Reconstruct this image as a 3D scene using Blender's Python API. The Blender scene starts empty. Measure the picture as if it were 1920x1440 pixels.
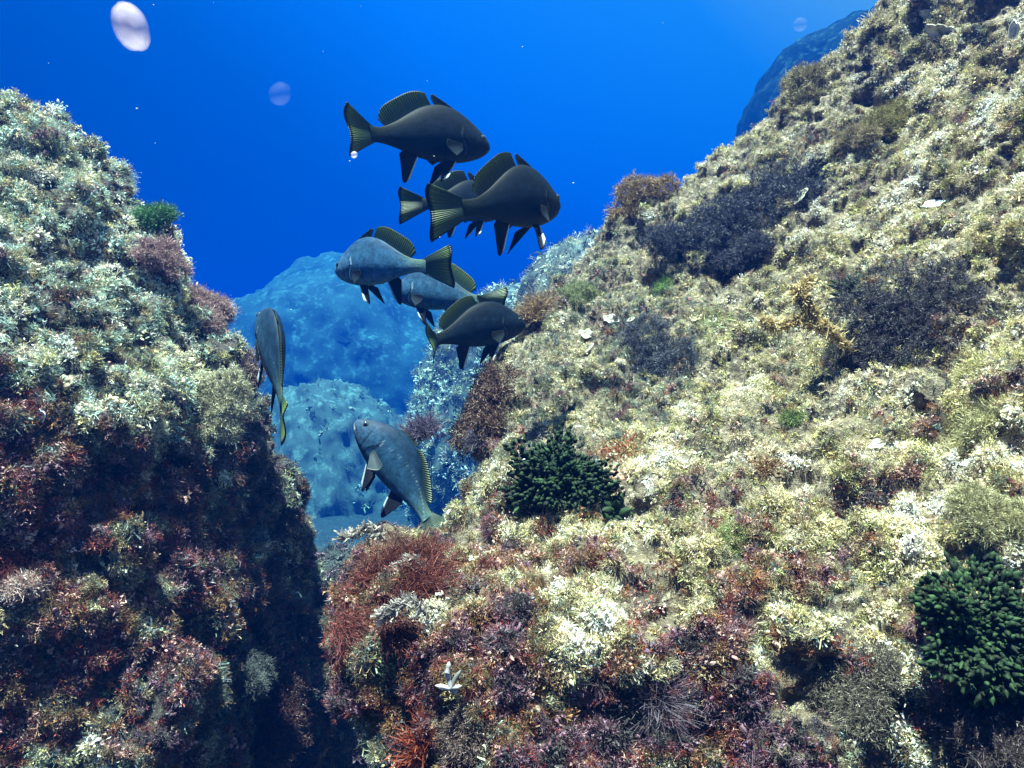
import bpy, math, random
import numpy as np
from mathutils import Vector, Matrix

rng = np.random.default_rng(7)
random.seed(7)
scene = bpy.context.scene
COL = scene.collection

# ------------------------------------------------------------------ camera, sky, sun, exposure
F = 1450.0                                   # focal length in photo pixels (photo is 1920 x 1440)
cam_d = bpy.data.cameras.new('camera')
cam_d.sensor_width = 36.0
cam_d.lens = 36.0 * F / 1920.0
cam_d.clip_start = 0.02
cam_d.clip_end = 300.0
cam = bpy.data.objects.new('camera', cam_d)
cam.rotation_euler = (math.radians(90), 0, 0)
COL.objects.link(cam)
scene.camera = cam

SUN_DIR = Vector((-0.09, -0.16, 0.98)).normalized()      # towards the sun
elev = math.asin(SUN_DIR.z)
azim = math.atan2(SUN_DIR.x, SUN_DIR.y)
world = bpy.data.worlds.new('World')
scene.world = world
world.use_nodes = True
wn = world.node_tree
# daylight filtered by the sea: bright and pale overhead, deep blue to the sides, dark below
bgn = wn.nodes['Background']
wtc = wn.nodes.new('ShaderNodeTexCoord')
wdot = wn.nodes.new('ShaderNodeVectorMath'); wdot.operation = 'DOT_PRODUCT'
wdot.inputs[1].default_value = (0.80, 0.05, 0.9)
wn.links.new(wtc.outputs['Generated'], wdot.inputs[0])
wr = wn.nodes.new('ShaderNodeValToRGB')
e = wr.color_ramp.elements
WORLD_RAMP = ((0.0, (0.004, .008, .03)), (.20, (0, .034, .17)), (.33, (.0, .115, .47)), (.50, (.01, .31, 1.05)), (.70, (.06, .42, 1.0)), (.86, (.9, .85, .8)), (1.0, (1.7, 1.35, 1.1)))
while len(e) < len(WORLD_RAMP): e.new(0.5)
for k, (p_, c_) in enumerate(WORLD_RAMP): e[k].position = p_; e[k].color = (*c_, 1)
wmr = wn.nodes.new('ShaderNodeMapRange')
wmr.inputs[1].default_value = -0.35; wmr.inputs[2].default_value = 1.0
wn.links.new(wdot.outputs['Value'], wmr.inputs[0]); wn.links.new(wmr.outputs[0], wr.inputs[0])
wn.links.new(wr.outputs[0], bgn.inputs[0])
bgn.inputs[1].default_value = 0.105
sd = bpy.data.lights.new('sun', 'SUN')
sd.energy = 5.0
sd.angle = math.radians(0.5)
sd.color = (1.0, 0.665, 0.49)
sun = bpy.data.objects.new('sun', sd)
sun.rotation_euler = SUN_DIR.to_track_quat('Z', 'Y').to_euler()
COL.objects.link(sun)
scene.view_settings.view_transform = 'Standard'
scene.view_settings.look = 'None'
scene.view_settings.gamma = 1.0
scene.view_settings.exposure = 3.3
scene.cycles.max_bounces = 5
scene.cycles.diffuse_bounces = 2
scene.cycles.glossy_bounces = 2
scene.cycles.transmission_bounces = 3
scene.cycles.transparent_max_bounces = 8
scene.cycles.volume_bounces = 1
scene.cycles.use_denoising = True

# ------------------------------------------------------------------ helpers
def P(px, py, d):
    """photo pixel at distance d ahead of the diver -> point in the water"""
    return np.array([(px - 960.0) / F * d, d, (720.0 - py) / F * d])

def proj(v):
    v = np.asarray(v)
    return 960 + v[..., 0] / v[..., 1] * F, 720 - v[..., 2] / v[..., 1] * F

def _hash(i, j, k, seed):
    h = (i * 374761393 + j * 668265263 + k * 2147483647 + seed * 974711) & 0xFFFFFFFF
    h = ((h ^ (h >> 13)) * 1274126177) & 0xFFFFFFFF
    h = ((h ^ (h >> 16)) * 2246822519) & 0xFFFFFFFF
    return ((h ^ (h >> 15)) & 0xFFFFFF) / float(0xFFFFFF) * 2 - 1

def vnoise(p, seed=0):
    p = np.asarray(p, dtype=np.float64)
    f = np.floor(p).astype(np.int64)
    t = p - f
    t = t * t * t * (t * (t * 6 - 15) + 10)
    i, j, k = f[..., 0], f[..., 1], f[..., 2]
    tx, ty, tz = t[..., 0], t[..., 1], t[..., 2]
    def c(a, b, d): return _hash(i + a, j + b, k + d, seed)
    x00 = c(0,0,0)*(1-tx)+c(1,0,0)*tx; x10 = c(0,1,0)*(1-tx)+c(1,1,0)*tx
    x01 = c(0,0,1)*(1-tx)+c(1,0,1)*tx; x11 = c(0,1,1)*(1-tx)+c(1,1,1)*tx
    y0 = x00*(1-ty)+x10*ty; y1 = x01*(1-ty)+x11*ty
    return y0*(1-tz)+y1*tz

def fbm(p, freq, octv=3, seed=0, gain=0.5):
    a, s, n = 1.0, 0.0, 0.0
    for o in range(octv):
        s = s + a * vnoise(p * freq + 17.3 * o, seed + o)
        n += a; a *= gain; freq *= 2.03
    return s / n

def mesh_np(name, verts, faces_flat, nper, mat=None, col=None, uv=None, smooth=True, parent=None):
    """mesh object from numpy arrays; faces all have nper corners"""
    me = bpy.data.meshes.new(name)
    verts = np.asarray(verts, dtype=np.float32)
    ff = np.asarray(faces_flat, dtype=np.int32).reshape(-1)
    nf = len(ff) // nper
    me.vertices.add(len(verts)); me.vertices.foreach_set('co', verts.reshape(-1))
    me.loops.add(len(ff)); me.loops.foreach_set('vertex_index', ff)
    me.polygons.add(nf)
    me.polygons.foreach_set('loop_start', np.arange(nf, dtype=np.int32) * nper)
    me.polygons.foreach_set('loop_total', np.full(nf, nper, dtype=np.int32))
    me.polygons.foreach_set('use_smooth', np.full(nf, smooth, dtype=bool))
    me.update(calc_edges=True)
    if col is not None:
        a = me.attributes.new('Col', 'FLOAT_COLOR', 'POINT')
        c4 = np.ones((len(verts), 4), dtype=np.float32); c4[:, :3] = col
        a.data.foreach_set('color', c4.reshape(-1))
    if uv is not None:
        l = me.uv_layers.new(name='UVMap')
        l.data.foreach_set('uv', np.asarray(uv, dtype=np.float32)[ff].reshape(-1))
    me.validate()
    if mat: me.materials.append(mat)
    o = bpy.data.objects.new(name, me)
    COL.objects.link(o)
    if parent: o.parent = parent
    return o

def tag(o, label=None, cat=None, group=None, kind=None):
    if label: o['label'] = label
    if cat: o['category'] = cat
    if group: o['group'] = group
    if kind: o['kind'] = kind
    return o

def grid_faces(nr, nc):
    r, c = np.meshgrid(np.arange(nr - 1), np.arange(nc - 1), indexing='ij')
    a = (r * nc + c).reshape(-1)
    return np.stack([a, a + 1, a + nc + 1, a + nc], 1)

# ------------------------------------------------------------------ materials
def new_mat(name):
    m = bpy.data.materials.new(name); m.use_nodes = True
    return m, m.node_tree, m.node_tree.nodes['Principled BSDF']

def N(nt, t, **kw):
    n = nt.nodes.new(t)
    for k, v in kw.items():
        if k.startswith('i_'):
            n.inputs[k[2:].replace('_', ' ')].default_value = v
        else: setattr(n, k, v)
    return n

def mat_alga(name, rough=0.55, trans=0.35, spec=0.4, var=0.35, nscale=160):
    m, nt, b = new_mat(name)
    at = N(nt, 'ShaderNodeAttribute', attribute_name='Col')
    tc = N(nt, 'ShaderNodeTexCoord')
    nz = N(nt, 'ShaderNodeTexNoise', i_Scale=nscale, i_Detail=2.0)
    nt.links.new(tc.outputs['Object'], nz.inputs['Vector'])
    mr = N(nt, 'ShaderNodeMapRange')
    mr.inputs[1].default_value = 0.3; mr.inputs[2].default_value = 0.7
    mr.inputs[3].default_value = 1 - var; mr.inputs[4].default_value = 1 + var
    nt.links.new(nz.outputs['Fac'], mr.inputs[0])
    mx = N(nt, 'ShaderNodeVectorMath', operation='SCALE')
    nt.links.new(at.outputs['Color'], mx.inputs[0]); nt.links.new(mr.outputs[0], mx.inputs['Scale'])
    nt.links.new(mx.outputs[0], b.inputs['Base Color'])
    b.inputs['Roughness'].default_value = rough
    b.inputs['Specular IOR Level'].default_value = spec
    if trans > 0:
        tr = N(nt, 'ShaderNodeBsdfTranslucent')
        nt.links.new(mx.outputs[0], tr.inputs['Color'])
        ms = N(nt, 'ShaderNodeMixShader'); ms.inputs[0].default_value = trans
        nt.links.new(b.outputs[0], ms.inputs[1]); nt.links.new(tr.outputs[0], ms.inputs[2])
        nt.links.new(ms.outputs[0], nt.nodes['Material Output'].inputs[0])
    return m

def mat_rock(name, dark, mid, light, scale=14.0, bump=0.9):
    m, nt, b = new_mat(name)
    tc = N(nt, 'ShaderNodeTexCoord')
    n1 = N(nt, 'ShaderNodeTexNoise', i_Scale=scale, i_Detail=6.0, i_Roughness=0.65)
    n2 = N(nt, 'ShaderNodeTexNoise', i_Scale=scale * 6, i_Detail=5.0, i_Roughness=0.7)
    for n in (n1, n2): nt.links.new(tc.outputs['Object'], n.inputs['Vector'])
    r1 = N(nt, 'ShaderNodeValToRGB')
    r1.color_ramp.elements[0].position = 0.36; r1.color_ramp.elements[0].color = (*dark, 1)
    r1.color_ramp.elements[1].position = 0.62; r1.color_ramp.elements[1].color = (*mid, 1)
    nt.links.new(n1.outputs['Fac'], r1.inputs[0])
    r2 = N(nt, 'ShaderNodeValToRGB')
    r2.color_ramp.elements[0].position = 0.52; r2.color_ramp.elements[0].color = (0, 0, 0, 1)
    r2.color_ramp.elements[1].position = 0.68; r2.color_ramp.elements[1].color = (1, 1, 1, 1)
    nt.links.new(n2.outputs['Fac'], r2.inputs[0])
    mx = N(nt, 'ShaderNodeMixRGB'); mx.inputs[2].default_value = (*light, 1)
    nt.links.new(r2.outputs[0], mx.inputs[0]); nt.links.new(r1.outputs[0], mx.inputs[1])
    nt.links.new(mx.outputs[0], b.inputs['Base Color'])
    b.inputs['Roughness'].default_value = 0.85
    bp = N(nt, 'ShaderNodeBump'); bp.inputs['Strength'].default_value = bump; bp.inputs['Distance'].default_value = 0.02
    nt.links.new(n2.outputs['Fac'], bp.inputs['Height'])
    nt.links.new(bp.outputs[0], b.inputs['Normal'])
    return m

M_ALGA = mat_alga('alga')
M_TURF = mat_alga('turf', rough=0.45, trans=0.18)
M_SOLID = mat_alga('solid_growth', rough=0.7, trans=0.0, spec=0.2, var=0.4, nscale=90)
M_ROCK_R = mat_rock('reef_rock', (0.05, 0.035, 0.028), (0.22, 0.17, 0.11), (0.46, 0.39, 0.28))
M_ROCK_L = mat_rock('reef_rock_shaded', (0.02, 0.014, 0.015), (0.07, 0.05, 0.045), (0.22, 0.19, 0.16))  # darker copy of the reef rock, the wall's shade put into its colour
M_ROCK_F = mat_rock('far_rock', (0.03, 0.03, 0.03), (0.10, 0.10, 0.085), (0.24, 0.25, 0.21), scale=0.55)
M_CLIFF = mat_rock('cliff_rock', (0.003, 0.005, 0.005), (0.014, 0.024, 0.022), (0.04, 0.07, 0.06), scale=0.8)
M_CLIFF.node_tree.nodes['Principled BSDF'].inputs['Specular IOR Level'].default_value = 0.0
M_SEABED = mat_rock('seabed', (0.012, 0.012, 0.012), (0.03, 0.03, 0.03), (0.08, 0.08, 0.07), scale=3.0)

# ------------------------------------------------------------------ reef surfaces
def catmull(ctrl, n):
    """ctrl (K,...) resampled to n points along axis 0"""
    K = len(ctrl)
    t = np.linspace(0, K - 1, n); i = np.minimum(t.astype(int), K - 2); f = t - i
    g = lambda q: ctrl[np.clip(q, 0, K - 1)]
    p0, p1, p2, p3 = g(i - 1), g(i), g(i + 1), g(i + 2)
    f = f.reshape((-1,) + (1,) * (ctrl.ndim - 1))
    return 0.5 * ((2*p1) + (-p0+p2)*f + (2*p0-5*p1+4*p2-p3)*f*f + (-p0+3*p1-3*p2+p3)*f**3)

def reef_grid(net, nr, nc, seed, amp=1.0, ka=.017, kb=.014):
    net = np.array(net, dtype=float)                # (columns, 4, 3)
    o, r1 = net[:, 0], net[:, 1]
    dv = r1[:, :2] - o[:, :2]
    backs = []
    for k, dd in ((1.6, 2.1), (0.9, 1.0), (0.3, 0.35)):
        q = o.copy(); q[:, :2] += dv * k; q[:, 2] += dd; backs.append(q)
    rows = np.stack(backs + [net[:, j] for j in range(4)], 0)     # (7, cols, 3)
    X = np.empty(rows.shape)
    for a in range(rows.shape[0]):
        for b in range(rows.shape[1]): X[a, b] = P(*rows[a, b])
    X = np.concatenate([X, X[-1:] + .9 * (X[-1:] - X[-2:-1]) + np.array([0, 0, -.05])], 0)      # carry the rock on past the frame
    g = catmull(X, nr)
    g = np.swapaxes(catmull(np.swapaxes(g, 0, 1), nc), 0, 1)
    def nrm(q):
        du = np.gradient(q, axis=1); dw = np.gradient(q, axis=0)
        n = np.cross(du, dw); n /= np.linalg.norm(n, axis=-1, keepdims=True) + 1e-12
        view = -q / np.linalg.norm(q, axis=-1, keepdims=True)
        s = np.sign((n[int(nr*0.66), nc//2] * view[int(nr*0.66), nc//2]).sum())
        return n * s
    n = nrm(g)
    big = fbm(g, 3.0, 2, seed)
    med = fbm(g, 9.0, 3, seed + 10)
    g = g + n * (0.05 * big + 0.035 * med)[..., None] * amp
    n = nrm(g)
    k1 = np.abs(fbm(g, 11.0, 2, seed + 20)) * 2.2           # cauliflower knobs with sharp crevices
    k2 = np.abs(fbm(g, 27.0, 2, seed + 25)) * 2.2
    fine = fbm(g, 70.0, 3, seed + 30)
    hole = np.clip(fbm(g, 10.0, 2, seed + 40) - 0.30, 0, 1)
    g = g + n * (ka * k1 + kb * k2 + 0.007 * fine - 0.11 * hole - .02)[..., None]
    cover = np.clip(0.25 + 1.1 * k1 * .5 + 1.1 * k2 * .5, 0, 1.2) * np.where(hole > .04, .15, 1) * np.clip(.75 + 1.6 * fbm(g, 5.0, 3, seed + 60),   .38, 1)
    return g, nrm(g), cover

NET_R = [
 [(720,1600,1.02),(720,1640,.98),(800,1700,.92),(900,1800,.90)],
 [(705,1440,1.08),(800,1450,1.0),(900,1500,.94),(1100,1750,.88)],
 [(668,1170,1.20),(775,1200,1.10),(950,1330,.98),(1250,1700,.95)],
 [(705,1045,1.30),(815,1090,1.18),(1050,1230,1.02),(1400,1700,.95)],
 [(830,1005,1.45),(930,1030,1.30),(1180,1180,1.05),(1600,1700,.93)],
 [(908,912,1.65),(980,940,1.42),(1280,1100,1.10),(1850,1650,.90)],
 [(912,790,2.00),(1010,830,1.62),(1400,1000,1.18),(2150,1500,.88)],
 [(995,612,2.40),(1130,720,1.82),(1550,880,1.28),(2300,1200,.85)],
 [(1095,480,2.60),(1270,600,2.00),(1680,720,1.38),(2350,900,.90)],
 [(1165,395,2.65),(1360,510,2.10),(1750,600,1.46),(2350,650,.95)],
 [(1315,310,2.55),(1480,400,2.10),(1800,450,1.55),(2350,420,1.05)],
 [(1470,185,2.45),(1600,280,2.10),(1860,320,1.60),(2350,200,1.10)],
 [(1630,75,2.30),(1740,160,2.05),(1930,180,1.65),(2350,0,1.20)],
 [(1745,-50,2.20),(1850,10,2.00),(2000,30,1.70),(2400,-200,1.30)],
 [(1900,-220,2.10),(1980,-180,1.95),(2150,-160,1.70),(2450,-400,1.40)]]
NET_L = [
 [(-150,135,1.9),(-250,150,1.7),(-350,200,1.5),(-500,250,1.3)],
 [(-20,228,2.0),(-120,280,1.75),(-300,350,1.5),(-500,450,1.3)],
 [(90,262,2.1),(0,350,1.78),(-200,500,1.5),(-500,600,1.35)],
 [(195,322,2.15),(100,430,1.80),(-80,600,1.58),(-500,800,1.36)],
 [(252,400,2.2),(160,510,1.85),(0,690,1.58),(-500,1000,1.34)],
 [(325,470,2.25),(240,590,1.90),(60,760,1.58),(-450,1150,1.34)],
 [(355,550,2.3),(290,650,1.95),(110,820,1.60),(-400,1300,1.32)],
 [(425,650,2.3),(350,740,1.98),(190,880,1.64),(-300,1450,1.32)],
 [(462,745,2.35),(385,815,2.02),(235,955,1.68),(-150,1550,1.32)],
 [(505,855,2.45),(415,910,2.08),(265,1045,1.70),(0,1600,1.34)],
 [(548,945,2.6),(440,1000,2.15),(300,1140,1.72),(100,1650,1.36)],
 [(590,1045,2.75),(465,1110,2.22),(330,1240,1.74),(200,1700,1.42)],
 [(618,1165,2.85),(490,1230,2.3),(370,1350,1.85),(280,1750,1.7)],
 [(635,1320,2.9),(510,1380,2.35),(410,1470,1.9),(330,1800,1.75)],
 [(645,1500,2.9),(530,1540,2.4),(450,1600,2.0),(400,1900,1.85)]]
NR, NC = 490, 560
GR, NRM_R, COV_R = reef_grid(NET_R, NR, NC, 3)
GL, NRM_L, COV_L = reef_grid(NET_L, NR, NC, 5, amp=1.25, ka=.030, kb=.018)
tag(mesh_np('reef_slope', GR.reshape(-1, 3), grid_faces(NR, NC), 4, M_ROCK_R), kind='structure')
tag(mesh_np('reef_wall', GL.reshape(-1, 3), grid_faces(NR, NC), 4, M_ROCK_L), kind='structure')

def on_reef(px, py, G=GR, NM=NRM_R):
    """point and normal of the reef where a photo feature sits (nearest surface)"""
    sub = G[int(NR*0.31):]; sn = NM[int(NR*0.31):]
    x, y = proj(sub)
    d2 = (x - px)**2 + (y - py)**2
    cand = d2 < max(d2.min() * 4, 60.0)
    dep = np.where(cand, sub[..., 1], 99)
    i = np.unravel_index(np.argmin(dep), dep.shape)
    return sub[i].copy(), sn[i].copy()

# ------------------------------------------------------------------ ribbons, tubes and tufts
def unit(v): return v / (np.linalg.norm(v, axis=-1, keepdims=True) + 1e-12)

def ribbons(p0, d, L, w, segs=3, curl=0.3, droop=None, tip_w=0.25):
    """flat tapering blades: p0 (n,3) roots, d (n,3) directions, L (n,), w (n,)"""
    n = len(p0)
    side = unit(np.cross(d, rng.normal(size=(n, 3))))
    bend = unit(np.cross(d, side))
    k = (rng.random(n) * 2 - 1) * curl
    k2 = (rng.random(n) * 2 - 1) * curl
    vs, tips = [], []
    for s in range(segs + 1):
        t = s / segs
        c = p0 + d * (L * t)[:, None] + bend * (L * k * t * t)[:, None] + side * (L * k2 * np.sin(t * 3.0))[:, None] * 0.5
        if droop is not None: c = c + np.asarray(droop) * (L * t * t)[:, None]
        ww = (w * (1 - (1 - tip_w) * t))[:, None] * 0.5
        sd_ = side * math.cos(t * 1.2) + bend * math.sin(t * 1.2)
        vs += [c - sd_ * ww, c + sd_ * ww]; tips += [np.full(n, t)] * 2
    V = np.stack(vs, 1); T = np.stack(tips, 1)                   # (n, 2(segs+1), 3)
    m = 2 * (segs + 1)
    base = (np.arange(n) * m)[:, None, None]
    q = np.array([[2*s, 2*s+1, 2*s+3, 2*s+2] for s in range(segs)])[None]
    return V.reshape(-1, 3), (base + q).reshape(-1, 4), T.reshape(-1), np.repeat(np.arange(n), m)

def tubes(p0, d, L, r, prof, sides=6, curl=0.2, droop=None):
    n = len(p0); S = len(prof)
    side = unit(np.cross(d, rng.normal(size=(n, 3)))); oth = np.cross(d, side)
    k = (rng.random(n) * 2 - 1) * curl
    rings, tips = [], []
    for s in range(S):
        t = s / (S - 1)
        c = p0 + d * (L * t)[:, None] + side * (L * k * t * t)[:, None]
        if droop is not None: c = c + np.asarray(droop) * (L * t * t)[:, None]
        for a in range(sides):
            an = 2 * math.pi * a / sides
            rings.append(c + (side * math.cos(an) + oth * math.sin(an)) * (r * prof[s])[:, None]); tips.append(np.full(n, t))
    V = np.stack(rings, 1); T = np.stack(tips, 1)
    q = []
    for s in range(S - 1):
        for a in range(sides):
            b = (a + 1) % sides
            q.append([s*sides+a, s*sides+b, (s+1)*sides+b, (s+1)*sides+a])
    q = np.array(q)[None]
    m = S * sides
    return V.reshape(-1, 3), ((np.arange(n) * m)[:, None, None] + q).reshape(-1, 4), T.reshape(-1), np.repeat(np.arange(n), m)

def join(parts):
    vs, qs, ts, ids, o, oi = [], [], [], [], 0, 0
    for v, q, t, i in parts:
        vs.append(v); qs.append(q + o); ts.append(t); ids.append(i + oi)
        o += len(v); oi += (i.max() + 1) if len(i) else 0
    return np.concatenate(vs), np.concatenate(qs), np.concatenate(ts), np.concatenate(ids)

def hemi(n, spread=1.0):
    d = unit(rng.normal(size=(n, 3)))
    d[:, 2] = np.abs(d[:, 2]) + (1 - spread) * 1.5
    return unit(d)

def fork(v0, d, L, w, levels, out, ang=0.6):
    """recursive branching frond made of ribbons"""
    out.append(ribbons(np.array([v0]), np.array([d]), np.array([L]), np.array([w]), 2, 0.3, tip_w=0.7))
    if levels:
        e = v0 + d * L
        for _ in range(2 if rng.random() < .75 else 3):
            d2 = unit(d + rng.normal(size=3) * ang)
            fork(e, d2, L * (0.6 + .3 * rng.random()), w * .8, levels - 1, out, ang)

def protos():
    out = []
    for _ in range(4):      # 0-3 fine fuzz
        n = 32
        out.append(ribbons(rng.normal(size=(n, 3)) * .15, hemi(n, .9), .5 + .5 * rng.random(n), .045 + .03 * rng.random(n), 2, .7))
    for _ in range(4):      # 4-7 curled leafy blades
        n = 13
        out.append(ribbons(rng.normal(size=(n, 3)) * .2, hemi(n, 1.0), .35 + .45 * rng.random(n), .11 + .10 * rng.random(n), 2, 1.1, tip_w=.8))
    for _ in range(4):      # 8-11 forked sprigs
        o = []
        for k in range(5): fork(rng.normal(size=3) * .15, hemi(1, .8)[0], .42, .085, 2, o)
        out.append(join(o))
    for _ in range(4):      # 12-15 chalky flakes
        n = 22
        p = rng.normal(size=(n, 3)) * .4; p[:, 2] = np.abs(p[:, 2]) * .6
        out.append(ribbons(p, unit(rng.normal(size=(n, 3))), .2 + .2 * rng.random(n), .10 + .10 * rng.random(n), 1, .3, tip_w=.7))
    for _ in range(3):      # 16-18 knobs
        n = 7
        p = rng.normal(size=(n, 3)) * .3; p[:, 2] = np.abs(p[:, 2]) * .3
        out.append(tubes(p, hemi(n, .8), .25 + .3 * rng.random(n), .09 + .07 * rng.random(n), [.8, 1., 1.05, .75, .1], 5))
    return out
PROTO = protos()

C = dict(haze_mint=(.38,.47,.41), cream=(.68,.55,.37), olive=(.36,.32,.15), khaki=(.37,.30,.17), sage=(.21,.22,.16), brown=(.15,.095,.05),  # pale green tone puts the cyan water haze into the upper wall's turf
         red=(.16,.032,.026), purple=(.16,.080,.115), white=(.78,.71,.60), pink=(.46,.27,.24), green=(.09,.17,.05),
         rust=(.26,.11,.05), slate=(.10,.12,.13), lemon=(.50,.43,.19), dark=(.045,.035,.04), sand=(.38,.32,.2))

def palette_right(x, y, n):
    """species mix at places on the near slope, with the bottom shade put into the colours"""
    names = ['cream','khaki','olive','sage','brown','red','purple','white','pink','rust','lemon','slate','dark']
    W = np.tile(np.array([3,2.2,2,1.2,.7,.15,.2,.7,.2,.3,.6,.3,.5]), (n, 1))
    def z(cx, cy, rx, ry, mix, k=1.0):
        g = np.exp(-((x-cx)/rx)**2 - ((y-cy)/ry)**2)[:, None] * k
        g = np.clip(g, 0, 1)
        return g, np.array(mix)
    for args in (
        (1650, 150, 400, 330, [4.2,2.6,2,1,.5,.05,.05,1.1,.1,.2,.5,.2,.4], 1.3),
        (990, 690, 260, 260, [1.2,1.6,.5,4.5,1.0,.2,.5,.6,.2,.2,.1,2.2,1.0], 1.7),
        (1600, 900, 420, 220, [4.5,1.8,2.2,.7,.3,.05,.05,1.0,.3,.3,1.0,.1,.2], 1.3),
        (880, 1240, 430, 260, [.25,.6,.05,.3,2.6,1.1,1.9,.25,1.5,1.2,.0,.3,1.0], 1.8),
        (700, 1150, 130, 260, [.2,.4,.1,.3,1.6,1.8,1.2,.3,.7,.6,.0,.4,1.6], 1.2),
        (1250, 1130, 250, 150, [2,1.6,.7,.3,1.4,.5,.4,.9,1.2,1.2,.4,.2,.5], 1.1),
        (1750, 1230, 160, 120, [2,1.3,1,.3,.7,.4,.4,.9,1.0,.9,.6,.2,.4], 1.0),
        (1350, 1470, 800, 210, [.12,.35,.03,.4,2.0,.9,2.4,.15,.4,.5,.0,.8,2.0], 2.2)):  # purple-brown weeds, weighted dark so the bottom shade is in the colour
        g, mix = z(*args); W = W * (1 - g) + mix * g
    return names, W

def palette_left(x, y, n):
    names = ['cream','khaki','olive','sage','brown','red','purple','white','pink','rust','lemon','slate','dark','haze_mint']
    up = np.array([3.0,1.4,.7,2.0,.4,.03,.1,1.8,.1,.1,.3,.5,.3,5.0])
    lo = np.array([.05,.35,.08,.8,1.6,.9,1.6,.06,.3,.4,.0,1.5,1.6,.05])  # lower mix: dark weeds, with the lower wall's shade put into the colour
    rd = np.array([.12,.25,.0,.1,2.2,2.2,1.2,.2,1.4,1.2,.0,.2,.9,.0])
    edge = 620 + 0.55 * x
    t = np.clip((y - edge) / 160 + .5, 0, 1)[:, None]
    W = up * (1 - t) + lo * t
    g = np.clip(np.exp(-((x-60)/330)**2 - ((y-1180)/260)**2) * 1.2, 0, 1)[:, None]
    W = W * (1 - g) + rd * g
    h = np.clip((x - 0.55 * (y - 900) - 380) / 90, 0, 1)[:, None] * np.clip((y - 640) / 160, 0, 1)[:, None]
    return names, W * (1 - h) + np.array([.15,.3,.1,1.0,.7,.2,.9,.1,.1,.1,.0,2.4,2.6,.1]) * h  # dark slate mix puts the gap-side shadow into the turf colour

def scatter(name, G, NM, count, pal, size, lo_row=0.35, mat=M_TURF, seed=0, kinds=None, sizevar=0.5, cover=None):
    nr, nc = G.shape[:2]
    x, y = proj(G)
    du = np.gradient(G, axis=1); dv = np.gradient(G, axis=0)
    area = np.linalg.norm(np.cross(du, dv), axis=-1)
    pa = np.abs(np.gradient(x, axis=1) * np.gradient(y, axis=0) - np.gradient(x, axis=0) * np.gradient(y, axis=1))
    w = np.minimum(pa, 40) + 0.25 * area * (F / G[..., 1])**2
    m = (x > -160) & (x < 2080) & (y > -160) & (y < 1600)
    w = w * np.where(m, 1, 0.12)
    w[:int(nr * lo_row)] = 0
    if cover is not None: w = w * cover
    w = w.reshape(-1); w /= w.sum()
    idx = rng.choice(len(w), count, p=w)
    r_, c_ = idx // nc, idx % nc
    pos = G[r_, c_] + rng.normal(size=(count, 3)) * 0.002
    nor = NM[r_, c_]
    px, py = proj(pos)
    names, W = pal(px, py, count)
    W = W / W.sum(1, keepdims=True)
    u = fbm(pos, 16.0, 3, 77 + seed) * 1.5 + 0.5 + rng.normal(size=count) * 0.16
    u = u + .5 * fbm(pos + 5.0, 40.0, 2, 99 + seed)
    u = np.argsort(np.argsort(u)) / count * .9999
    rank = ['white','cream','haze_mint','lemon','olive','khaki','sage','slate','brown','rust','pink','red','purple','dark']
    order = np.array(sorted(range(len(names)), key=lambda k: rank.index(names[k])))
    cum = np.cumsum(W[:, order], 1)
    pick = order[np.minimum((u[:, None] > cum).sum(1), len(names) - 1)]
    rgb = np.array([C[k] for k in names])
    kk = {'cream':(12,0,1,8,16), 'haze_mint':(0,12,8,1,16), 'khaki':(0,1,4,8,9), 'olive':(0,4,5,8,10), 'sage':(0,1,2,3,6), 'brown':(0,1,8,9,5),
          'red':(8,9,10,2,3), 'purple':(0,1,2,16,9), 'white':(12,13,14,16,4), 'pink':(12,8,9,16,17), 'rust':(0,8,9,10,1),
          'lemon':(4,5,6,8,11), 'slate':(0,1,2,3,8), 'dark':(0,1,4,8,16)}
    kinds_t = np.array([kk[k] for k in names])
    pk = kinds_t[pick, rng.integers(0, 5, count)] + rng.integers(0, 3, count)
    pk = np.minimum(pk, len(PROTO) - 1)
    sz = size * (1 - sizevar + 2 * sizevar * rng.random(count)**1.5)
    clump = 1 + 0.6 * fbm(pos, 26.0, 2, 55 + seed)
    sz = sz * clump
    lum = fbm(pos + 9., 7.0, 3, 31 + seed)
    # frames
    up = unit(nor + rng.normal(size=(count, 3)) * 0.35 + np.array([0, 0, 0.25]))
    tx = unit(np.cross(up, rng.normal(size=(count, 3)))); ty = np.cross(up, tx)
    VV, QQ, CC, off = [], [], [], 0
    for k in range(len(PROTO)):
        s = np.where(pk == k)[0]
        if not len(s): continue
        v, q, t, bid = PROTO[k]
        R = np.stack([tx[s], ty[s], up[s]], 1) * sz[s][:, None, None]         # rows = axes
        vv = np.einsum('vk,nkj->nvj', v, R) + pos[s][:, None, :]
        base = rgb[pick[s]] * np.exp(rng.normal(size=(len(s), 1)) * 0.2 + .32 * lum[s][:, None]) * (1 + rng.normal(size=(len(s), 3)) * 0.05)
        bj = np.exp(rng.normal(size=(len(s), bid.max() + 1)) * 0.22)[:, bid]
        cc = base[:, None, :] * bj[:, :, None] * (0.8 + 0.45 * t[None, :, None])
        VV.append(vv.reshape(-1, 3)); CC.append(np.clip(cc, 0.004, .85).reshape(-1, 3))
        QQ.append((q[None] + (np.arange(len(s)) * len(v))[:, None, None] + off).reshape(-1, 4))
        off += len(s) * len(v)
    o = mesh_np(name, np.concatenate(VV), np.concatenate(QQ), 4, mat, np.concatenate(CC), smooth=False)
    return o

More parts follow.
